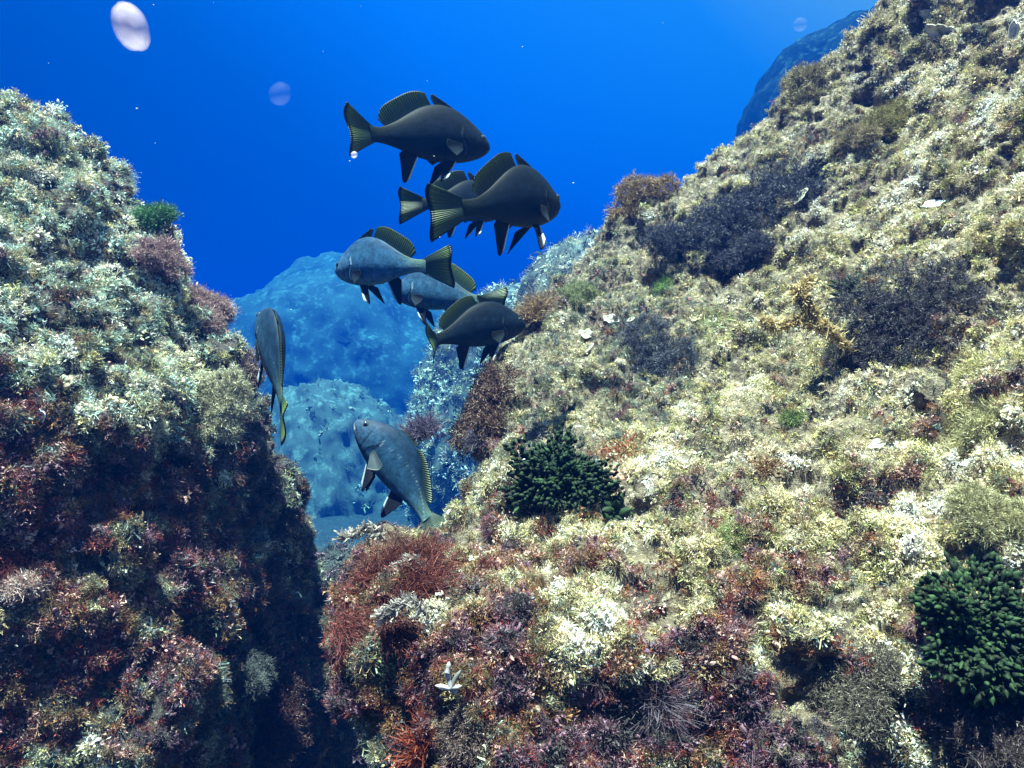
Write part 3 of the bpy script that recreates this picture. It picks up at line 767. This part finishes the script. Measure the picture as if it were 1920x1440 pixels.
def fish(nose, tail, dt, up, label, away=True, bend=0.0, sweep=0.0, SL=.33, splay=.35, lit_tint=1.0, fan=1.0, pect=.35, droop=0.0, tilt=0.0, dots=.05, fin_tone=1.0):
    # spine: heading along -s, bending sideways (bend, sweep in radians, + = towards the fish's left)
    sg = np.linspace(-.1, 1.6, 400)
    stp = lambda a, b: (lambda t: t*t*(3-2*t))(np.clip((sg - a) / (b - a), 0, 1))
    th = bend * stp(.3, 1.0) + sweep * stp(.86, 1.12)
    dz = droop * stp(.3, 1.0)
    tx, ty, tz = -np.cos(th)*np.cos(dz), np.sin(th)*np.cos(dz), -np.sin(dz)
    ds = sg[1] - sg[0]
    cum = lambda a: np.cumsum(a) * ds
    cx, cy, cz = cum(tx), cum(ty), cum(tz)
    o0 = [np.interp(0, sg, c) for c in (cx, cy, cz)]
    def W(s, y, z):
        s, y, z = np.broadcast_arrays(s, y, z)
        a = np.interp(s, sg, th); b = np.interp(s, sg, dz)
        x0 = np.interp(s, sg, cx) - o0[0]; y0 = np.interp(s, sg, cy) - o0[1]; z0 = np.interp(s, sg, cz) - o0[2]
        return np.stack([x0 + y*np.sin(a) - z*np.sin(b), y0 + y*np.cos(a), z0 + z*np.cos(b)], -1)
    # pose
    tl = W(np.array(1.0), np.array(0.), np.array(0.))
    T3 = P(*tail, dt)
    ray = P(*nose, 1.0)
    A = ray @ ray; B = -2 * ray @ T3; Cc = T3 @ T3 - (SL * np.linalg.norm(tl))**2
    disc = max(B*B - 4*A*Cc, 0)
    dn = (-B + (1 if away else -1) * math.sqrt(disc)) / (2*A)
    N3 = ray * dn
    vec = N3 - T3
    fx = unit(-tl); fy = unit(np.cross([0, 0, 1.], fx)); fz = np.cross(fx, fy)
    gx = unit(vec); gy = unit(np.cross(np.array(up, float), gx)); gz = np.cross(gx, gy)
    R = np.stack([gx, gy, gz], 1) @ np.stack([fx, fy, fz], 1).T
    sc = np.linalg.norm(vec) / np.linalg.norm(tl)
    root = bpy.data.objects.new('fish', None); COL.objects.link(root)
    root.empty_display_size = .05
    root.matrix_world = Matrix.Translation(Vector(N3)) @ Matrix(R.tolist()).to_4x4() @ Matrix.Scale(sc, 4)
    tag(root, label, 'fish', 'dark fish schooling between the rocks')
    # body
    ns, na = 170, 56
    s = 1.03 * (np.linspace(0, 1, ns) ** 1.25)[:, None]; a = np.linspace(0, 2*np.pi, na + 1)[None, :]
    top, bot, wid = sm(SS, TOP, s), sm(SS, BOT, s), np.maximum(sm(SS, WID, s), .003)
    mid = (top * .45 + bot * .55)
    cz_, cy_ = np.sin(a), np.cos(a)
    z = np.where(cz_ > 0, mid + (top - mid) * cz_, mid + (mid - bot) * cz_)
    y = wid * np.sign(cy_) * np.abs(cy_) ** np.where(cz_ > 0, 1.25, .9)
    # gill cover and cheek
    gs = .285 - .9 * (z + .01)**2 + .02 * np.sin(z * 30)
    side = np.clip(1 - ((z - .0) / .13)**2, 0, 1)
    y = y * (1 + .075 * side * (1 / (1 + np.exp((s - gs) * 260)) ) * np.clip(s / .2, 0, 1))
    y = y * (1 - .05 * np.exp(-((s - .19 + .3*(z+.02)) / .008)**2) * side)
    mouth = np.exp(-((z + .028 + .25 * s) / .006)**2) * (s < .085) * (s > .004)
    y = y * (1 - .25 * mouth)
    V = W(s + z*0, y, z)
    back = np.clip((z - top * .28) / (top * .55 + .01), 0, 1) ** .8
    c1, c2, c3 = np.array([.017,.052,.105]), np.array([.006,.018,.040]), np.array([.060,.105,.150])
    col = c1 + (c2 - c1) * back[..., None]
    bel = np.clip((-z - .05) / .08, 0, 1)[..., None]
    col = col + (c3 - col) * bel * .6
    head = np.clip(1 - s / .26, 0, 1)[..., None] + z[..., None] * 0
    col = col * (1 - .25 * head) + np.array([.07,.075,.10]) * .25 * head
    yel = (np.exp(-((s - 1.0) / .14)**2) + z * 0)[..., None]
    col = col + np.array([.03,.035,-.01]) * yel
    line = np.exp(-((s - gs - .004) / .006)**2) * (np.abs(z - .0) < .085)
    col = col + line[..., None] * np.array([.14,.17,.19])
    gl = np.exp(-((s - gs + .012) / .008)**2) * (np.abs(z) < .11) + .7 * np.exp(-((s - .19 + .3*(z+.02)) / .006)**2) * (np.abs(z + .02) < .08)
    col = col * (1 - .7 * np.clip(gl, 0, 1)[..., None])
    zl = .165 * np.sin(np.clip((s - .2) / .85, 0, 1) * np.pi * .88 + .35) - .04
    ll = np.exp(-((z - zl) / .0035)**2) * (s > .27) * np.clip(np.sin(s * 210) * 1.4, 0, 1)
    col = col + ll[..., None] * dots
    col = col * (1 - .75 * mouth[..., None])
    lip = ((s < .06) & (z < -.02 - .25*s)) * 1.0
    col = col + lip[..., None] * .16
    col = np.clip(col * lit_tint, .0008, .8)  # how brightly each fish is lit, put into its skin colour
    uv = np.stack([s + z*0, a/(2*np.pi) + z*0], -1)
    cap = grid_faces(ns, na + 1)
    def child(name, v, f, mat, c, uv=None, parent=None, smooth=True):
        return mesh_np(name, v.reshape(-1, 3), f, 4, mat, c.reshape(-1, 3), None if uv is None else uv.reshape(-1, 2), smooth, parent or root)
    child('body', V, cap, M_FISH, col, uv)
    # fins
    def fin(name, sb, zb, yb, se, ze, ye, mat, style, nu=90, nv=12, thick=.003, parent=None):
        u = np.linspace(0, 1, nu)[:, None]; v = np.linspace(0, 1, nv)[None, :]
        s_ = sb(u) + (se(u) - sb(u)) * v; z_ = zb(u) + (ze(u) - zb(u)) * v
        y_ = yb(u) + (ye(u) - yb(u)) * v + .0025 * np.sin(u * 150) * v
        Vf = W(s_, y_, z_)
        c = style(u + 0*v, v + 0*u)
        o = child(name, Vf, grid_faces(nu, nv), mat, np.clip(c, .003, .8))
        md = o.modifiers.new('thick', 'SOLIDIFY'); md.thickness = thick; md.offset = 0
        return o
    I = lambda xs, ys: (lambda u: sm(np.array(xs, float), np.array(ys, float), u))
    z0 = lambda u: u * 0
    def style_soft(nr_, lower=False, dark=1.0):
        def f(u, v):
            ray = ((.5 + .5 * np.sin(u * nr_ * 2 * np.pi + 1.3 * np.sin(u * 23 + nr_))) * (.75 + .25 * np.sin(u * 61 + 1)))[..., None] ** .6
            web = np.array([.04,.09,.075]) + (np.array([.34,.46,.10]) - np.array([.04,.09,.075])) * (v[..., None] ** 3.0)
            c = web * (.5 + .5 * ray) * dark
            k = np.clip((v - .90) / .03, 0, 1)
            if lower: k = np.maximum(k, np.clip((u - .955) / .02, 0, 1))
            return c * (1 - k[..., None]) + np.array([.006,.006,.010]) * k[..., None]
        return f
    def style_black(u, v):
        k = np.clip((.075 - u) / .03, 0, 1)[..., None] * np.clip(1.0 - v * .1, 0, 1)[..., None]
        return np.array([.007,.007,.014]) * (1 - k) + np.array([.42,.47,.55]) * k
    tops = lambda q: sm(SS, TOP, q); bots = lambda q: sm(SS, BOT, q)
    sb = lambda u: .25 + .19 * u
    fin('spiny_dorsal_fin', sb, lambda u: tops(sb(u)) - .012, z0, lambda u: sb(u) + I([0,.3,.7,.9,1],[.01,.03,.06,.065,.02])(u),
        lambda u: tops(sb(u)) + I([0,.3,.6,.85,1],[-.004,.022,.048*fan,.066*fan,-.006])(u) , z0, M_FIN, style_soft(9, dark=.45))
    sb2 = lambda u: .485 + .40 * u
    fin('soft_dorsal_fin', sb2, lambda u: tops(sb2(u)) - .012, z0, lambda u: sb2(u) + I([0,.2,.6,.85,1],[.035,.05,.07,.075,.06])(u),
        lambda u: tops(sb2(u)) + fan * I([0,.06,.3,.6,.8,.93,1],[.05,.085,.108,.110,.105,.08,.03])(u), lambda u: tilt * np.sin(u * 2.6), M_FIN, style_soft(24, dark=fin_tone), nu=150)
    fin('tail_fin', lambda u: .985 + 0*u, lambda u: .052 - .096*u, z0, lambda u: I([0,.15,.5,.85,1],[1.225,1.245,1.235,1.26,1.255])(u),
        lambda u: .175 - .350 * u, lambda u: .02 * np.sin(u * 6.28) , M_FIN, style_soft(15, True, dark=.35 + .65 * fin_tone), nu=130, nv=16)
    sa = lambda u: .635 + .12 * u
    fin('anal_fin', sa, lambda u: bots(sa(u)) + .012, z0, lambda u: sa(u) + I([0,.12,.3,.6,1],[.09,.125,.12,.085,.04])(u), lambda u: bots(sa(u)) - I([0,.12,.3,.6,1],[.155,.19,.175,.11,.02])(u), z0, M_FINS, style_black, nu=60)
    for sg_ in (1, -1):
        sp = lambda u: .325 + .095 * u
        fin('pelvic_fin', sp, lambda u: bots(sp(u)) + .014, lambda u: sg_ * .022 + 0*u, lambda u: sp(u) + I([0,.12,.3,.6,1],[.13,.175,.165,.12,.05])(u),
            lambda u: bots(sp(u)) - I([0,.12,.3,.6,1],[.125,.155,.150,.10,.02])(u), lambda u: sg_ * (.022 + .18 * splay * (1 - .5*u)), M_FINS, style_black, nu=60)
        wp = float(sm(SS, WID, .3))
        fin('pectoral_fin', lambda u: .305 + 0*u, lambda u: -.015 - .045*u, lambda u: sg_ * wp * .97 + 0*u,
            lambda u: I([0,.4,1],[.475,.49,.42])(u), lambda u: I([0,.5,1],[-.01,-.075,-.125])(u), lambda u: sg_ * (wp + .17 * pect * (1 + .2*u)), M_FIN,
            lambda u, v: np.array([.055,.075,.09]) * (.7 + .3 * np.sin(u * 80))[..., None] + 0*v[..., None], nu=60, thick=.002)
        # eye
        es, ez, er = .088, .046, .027
        ey = sg_ * float(sm(SS, WID, es)) * .80
        ph = np.linspace(0, np.pi, 15)[:, None]; la = np.linspace(0, 2*np.pi, 25)[None, :]
        ax = np.cos(ph) + 0*la
        E = W(es + er*np.sin(ph)*np.cos(la), ey + sg_ * er * .62 * ax, ez + er*np.sin(ph)*np.sin(la))
        pup = ax > .80; iris = (ax > .45) & ~pup
        ce = np.where(pup[..., None], np.array([.004,.004,.006]), np.where(iris[..., None], np.array([.045,.05,.05]), np.array([.02,.03,.04])))
        child('eye', E, grid_faces(15, 25), M_EYE, ce)
    return root

Z = (0, 0, 1)
fish((918,276),(700,253),1.70,(0,0,1),'uppermost dark fish swimming right with its tail twisted towards the diver', bend=-.10, sweep=-.28, SL=.33, lit_tint=.22, fin_tone=.55)
fish((1047,385),(876,392),1.50,(0,0,1),'big dark fish swimming right with a broad ribbed tail turned flat to the diver', bend=.15, sweep=.5, SL=.32, splay=.7, lit_tint=.22, fin_tone=.55)
fish((945,395),(798,384),2.15,(0,0,1),'dark fish half hidden behind the big one with the broad ribbed tail', bend=.22, sweep=.4, SL=.30, lit_tint=.26, fin_tone=.5)
fish((630,508),(792,500),2.05,(0,-.1,1),'pale grey fish swimming left at the front of its pair', bend=-.12, sweep=-.55, SL=.33, lit_tint=2.5, splay=.4, dots=.0)
fish((735,546),(900,566),2.40,(0.1,0,1),'grey fish swimming left partly hidden behind the pale one', bend=-.12, sweep=-.45, SL=.33, lit_tint=1.7)
fish((985,607),(820,638),2.10,(0,0,1),'dark fish with a thin crescent tail nosing into the weeds of the slope', bend=-.12, sweep=-.75, SL=.31, lit_tint=.26, dots=.12, fin_tone=.8)
fish((492,588),(527,752),1.62,(.10,-.15,1),'slender looking fish seen from behind as it swims straight away near the shaded wall', bend=.05, sweep=.02, SL=.31, splay=.25, lit_tint=1.2, fan=.4, pect=.0)
fish((668,788),(798,968),1.95,(1,.02,.45),'lone fish climbing steeply to the left behind the rusty red weed', away=True, bend=.22, sweep=.35, SL=.31, lit_tint=1.2, dots=.12, pect=1.0, splay=.3, fan=.35, fin_tone=.35)

def tiny_fish(px, py, d, label):
    n = 14; t = np.linspace(0, 1, n)[:, None]; a = np.linspace(0, 2*np.pi, 11)[None, :]
    r = np.sin(np.clip(t * 1.08, 0, 1)**.7 * np.pi) * .22 + .03
    V = np.stack([(t - .5) + 0*a, r * .45 * np.cos(a), r * np.sin(a)], -1) * .026
    root = bpy.data.objects.new('tiny_fish', None); COL.objects.link(root)
    root.location = P(px, py, d); root.rotation_euler = (0, .3, 2.4)
    tag(root, label, 'fish', 'tiny blue fish over the far lump')
    c = np.tile(np.array([.01,.03,.35]), (V.shape[0]*V.shape[1], 1))
    mesh_np('body', V.reshape(-1, 3), grid_faces(n, 11), 4, M_SOLID, c, parent=root)
    tv = np.array([[.4,0,.02],[.4,0,-.02],[.72,0,-.2],[.6,0,0],[.72,0,.2],[.42,.02,0]]) * .026
    mesh_np('tail_fin', tv, np.array([[0,1,2,3],[0,3,4,5]]), 4, M_SOLID, c[:6], parent=root)
tiny_fish(839, 873, 2.6, 'tiny blue fish nearer to the climbing fish of the two')
tiny_fish(862, 907, 2.6, 'tiny blue fish lower and closer to the near rock of the two')

# ------------------------------------------------------------------ far rocks and seabed
def boulder(name, c, rad, seed, label, mat=M_ROCK_F, seg=150, rough=.5, kind=None, tufts=0, pal=None, size=.05):
    th = np.linspace(0, math.pi, seg // 2 + 1); ph = np.linspace(0, 2*math.pi, seg + 1)
    a, b = np.meshgrid(th, ph, indexing='ij')
    s = np.stack([np.sin(a)*np.cos(b), np.sin(a)*np.sin(b), np.cos(a)], -1)
    q = s * np.array(rad)
    r = 1 + .16 * rough * fbm(s * 1.7 + seed, 1.0, 2, seed)
    q = q * r[..., None]
    m = max(rad)
    q = q + s * (.10 * m * rough * fbm(q + seed, 3.2 / m, 3, seed + 2) + .05 * m * rough * fbm(q, 10 / m, 3, seed + 4) + .02 * m * rough * fbm(q, 34 / m, 2, seed + 6))[..., None]
    o = mesh_np(name, q.reshape(-1, 3), grid_faces(*a.shape), 4, mat); o.location = c
    if kind: tag(o, kind=kind)
    else: tag(o, label, 'boulder', 'weedy boulders in the blue water')
    if tufts:
        t = scatter('algal_turf', (q + np.array(c))[::-1], s[::-1], tufts, pal, size, lo_row=0.0, seed=seed)
        tag(t, 'shaggy pale turf growing on the ' + label, 'turf', kind='stuff')
    return o
def pal_far(x, y, n):
    names = ['white','cream','sage','khaki','slate','dark']
    return names, np.tile(np.array([.9,1.6,1.6,1.4,1.4,1.6]), (n, 1))

def pal_mid(x, y, n):
    names = ['white','cream','sage','khaki','slate','dark']
    return names, np.tile(np.array([1.8,2.2,1.6,1.2,.8,.7]), (n, 1))

def at(px, py, d): return tuple(P(px, py, d))
boulder('boulder', at(665,838,34), (8.2,8,7.9), 11, 'large domed boulder fading into the blue behind the fish', seg=240, rough=.65)
boulder('boulder', at(640,1015,18), (2.85,3.0,3.55), 12, 'pale speckled boulder in the gap below the slender fish', seg=200, rough=1.1, tufts=900, pal=pal_far, size=.13)
boulder('boulder', at(962,850,12), (1.6,2,2.6), 13, 'turquoise weedy lump just beyond the near slope', seg=220, tufts=6000, pal=pal_mid, size=.10)
boulder('boulder', at(1140,610,8.0), (.95,1.2,.95), 16, 'turquoise knob showing over the ridge behind the nosing fish', seg=160, tufts=2400, pal=pal_mid, size=.075)
boulder('boulder', at(640,1275,3.3), (.42,.5,.55), 14, 'dark rock in the shade at the bottom of the gap', M_SEABED, seg=140, tufts=3200, pal=lambda x, y, n: (['dark','slate','purple','sage'], np.tile(np.array([2.,1.3,1,.3]), (n, 1))), size=.035)

def seabed():
    n = 220
    xs = np.linspace(-60, 60, n); ys = np.concatenate([np.linspace(-3, 12, n // 2), np.linspace(12.3, 120, n - n // 2)])
    X, Y = np.meshgrid(xs, ys, indexing='ij')
    Pp = np.stack([X, Y, X*0], -1)
    Zz = -2.0 - .06 * np.clip(Y - 4, 0, 60) + .35 * fbm(Pp, .35, 4, 31) + .06 * fbm(Pp, 2.5, 2, 33)
    g = np.stack([X, Y, Zz], -1)
    tag(mesh_np('seabed', g.reshape(-1, 3), grid_faces(n, n), 4, M_SEABED), kind='structure')
seabed()
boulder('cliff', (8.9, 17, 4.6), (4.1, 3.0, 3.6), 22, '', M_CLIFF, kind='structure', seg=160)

# drifting specks close to the diver
def speck(px, py, d, rx, rz, col, alpha, label, rot=0.5):
    o = blob('drifting_speck', P(px, py, d), (0, 0, 1), rx / F * d, rx / F * d * .7, rz / F * d, col, label, 'drifting particle', 'pale specks drifting in the water', int(px), .08, 2, 24, M_SPECK[alpha])
    o.rotation_euler = (0, rot, 0)
    return o
def mat_speck(al):
    m, nt, b = new_mat('jelly_speck')
    at_ = N(nt, 'ShaderNodeAttribute', attribute_name='Col')
    tr = N(nt, 'ShaderNodeBsdfTransparent'); tl = N(nt, 'ShaderNodeBsdfTranslucent'); ms = N(nt, 'ShaderNodeMixShader'); m2 = N(nt, 'ShaderNodeMixShader')
    lw = N(nt, 'ShaderNodeLayerWeight'); lw.inputs[0].default_value = .62
    nt.links.new(at_.outputs['Color'], tl.inputs[0]); nt.links.new(at_.outputs['Color'], b.inputs['Base Color'])
    b.inputs['Roughness'].default_value = .5
    m2.inputs[0].default_value = .5
    nt.links.new(b.outputs[0], m2.inputs[1]); nt.links.new(tl.outputs[0], m2.inputs[2])
    mu = N(nt, 'ShaderNodeMath', operation='MULTIPLY_ADD'); mu.inputs[1].default_value = -al; mu.inputs[2].default_value = al
    nt.links.new(lw.outputs['Facing'], mu.inputs[0])
    nt.links.new(mu.outputs[0], ms.inputs[0]); nt.links.new(tr.outputs[0], ms.inputs[1]); nt.links.new(m2.outputs[0], ms.inputs[2])
    nt.links.new(ms.outputs[0], nt.nodes['Material Output'].inputs[0])
    return m
M_SPECK = {0: mat_speck(.6), 1: mat_speck(.05)}
speck(245, 50, .35, 35, 48, (.72,.60,.70), 0, 'largest pale pinkish oval speck floating in the upper left blue', -.55)
speck(664, 290, .8, 7, 7, (.75,.7,.85), 0, 'small lilac speck under the twisted tail of the uppermost fish')
speck(525, 176, .4, 23, 23, (.5,.6,.75), 1, 'faint ghostly round speck left of the uppermost fish')
speck(1500, 46, .5, 14, 14, (.6,.55,.75), 1, 'faint speck before the dark far cliff at the top')
n = 45
pp = np.stack([rng.uniform(0, 1920, n), rng.uniform(0, 1100, n), rng.uniform(.6, 2.6, n)], 1)
p0 = np.array([P(*q) for q in pp])
v, q, T, ids = tubes(p0, unit(rng.normal(size=(n, 3))), .0016 + .0015*rng.random(n), .0005 + .0006*rng.random(n), [.3,1,1,.3], 5)
tag(mesh_np('marine_snow', v, q, 4, M_SOLID, np.full((len(v), 3), .7)), 'tiny white motes drifting in the water', 'particles', kind='stuff')

# ------------------------------------------------------------------ the water itself, as a haze
def haze(density, scat, absn, x=70, y0=-2.5, y1=85, zb=-9, zt=8.5):
    v = np.array([[sx, sy, sz] for sx in (-x, x) for sy in (y0, y1) for sz in (zb, zt)], float)
    f = [[0,1,3,2],[4,6,7,5],[0,4,5,1],[2,3,7,6],[0,2,6,4],[1,5,7,3]]
    o = mesh_np('haze', v, np.array(f), 4, smooth=False)
    m = bpy.data.materials.new('water_haze'); m.use_nodes = True
    nt = m.node_tree; nt.nodes.remove(nt.nodes['Principled BSDF'])
    pv = N(nt, 'ShaderNodeVolumePrincipled')
    pv.inputs['Color'].default_value = (*scat, 1); pv.inputs['Density'].default_value = density
    pv.inputs['Absorption Color'].default_value = (*absn, 1); pv.inputs['Anisotropy'].default_value = 0.35
    nt.links.new(pv.outputs[0], nt.nodes['Material Output'].inputs['Volume'])
    o.data.materials.append(m)
    return tag(o, 'blue sea water', 'water', kind='stuff')
haze(0.11, (.0, .0235, .135), (0.0, .34, .60))
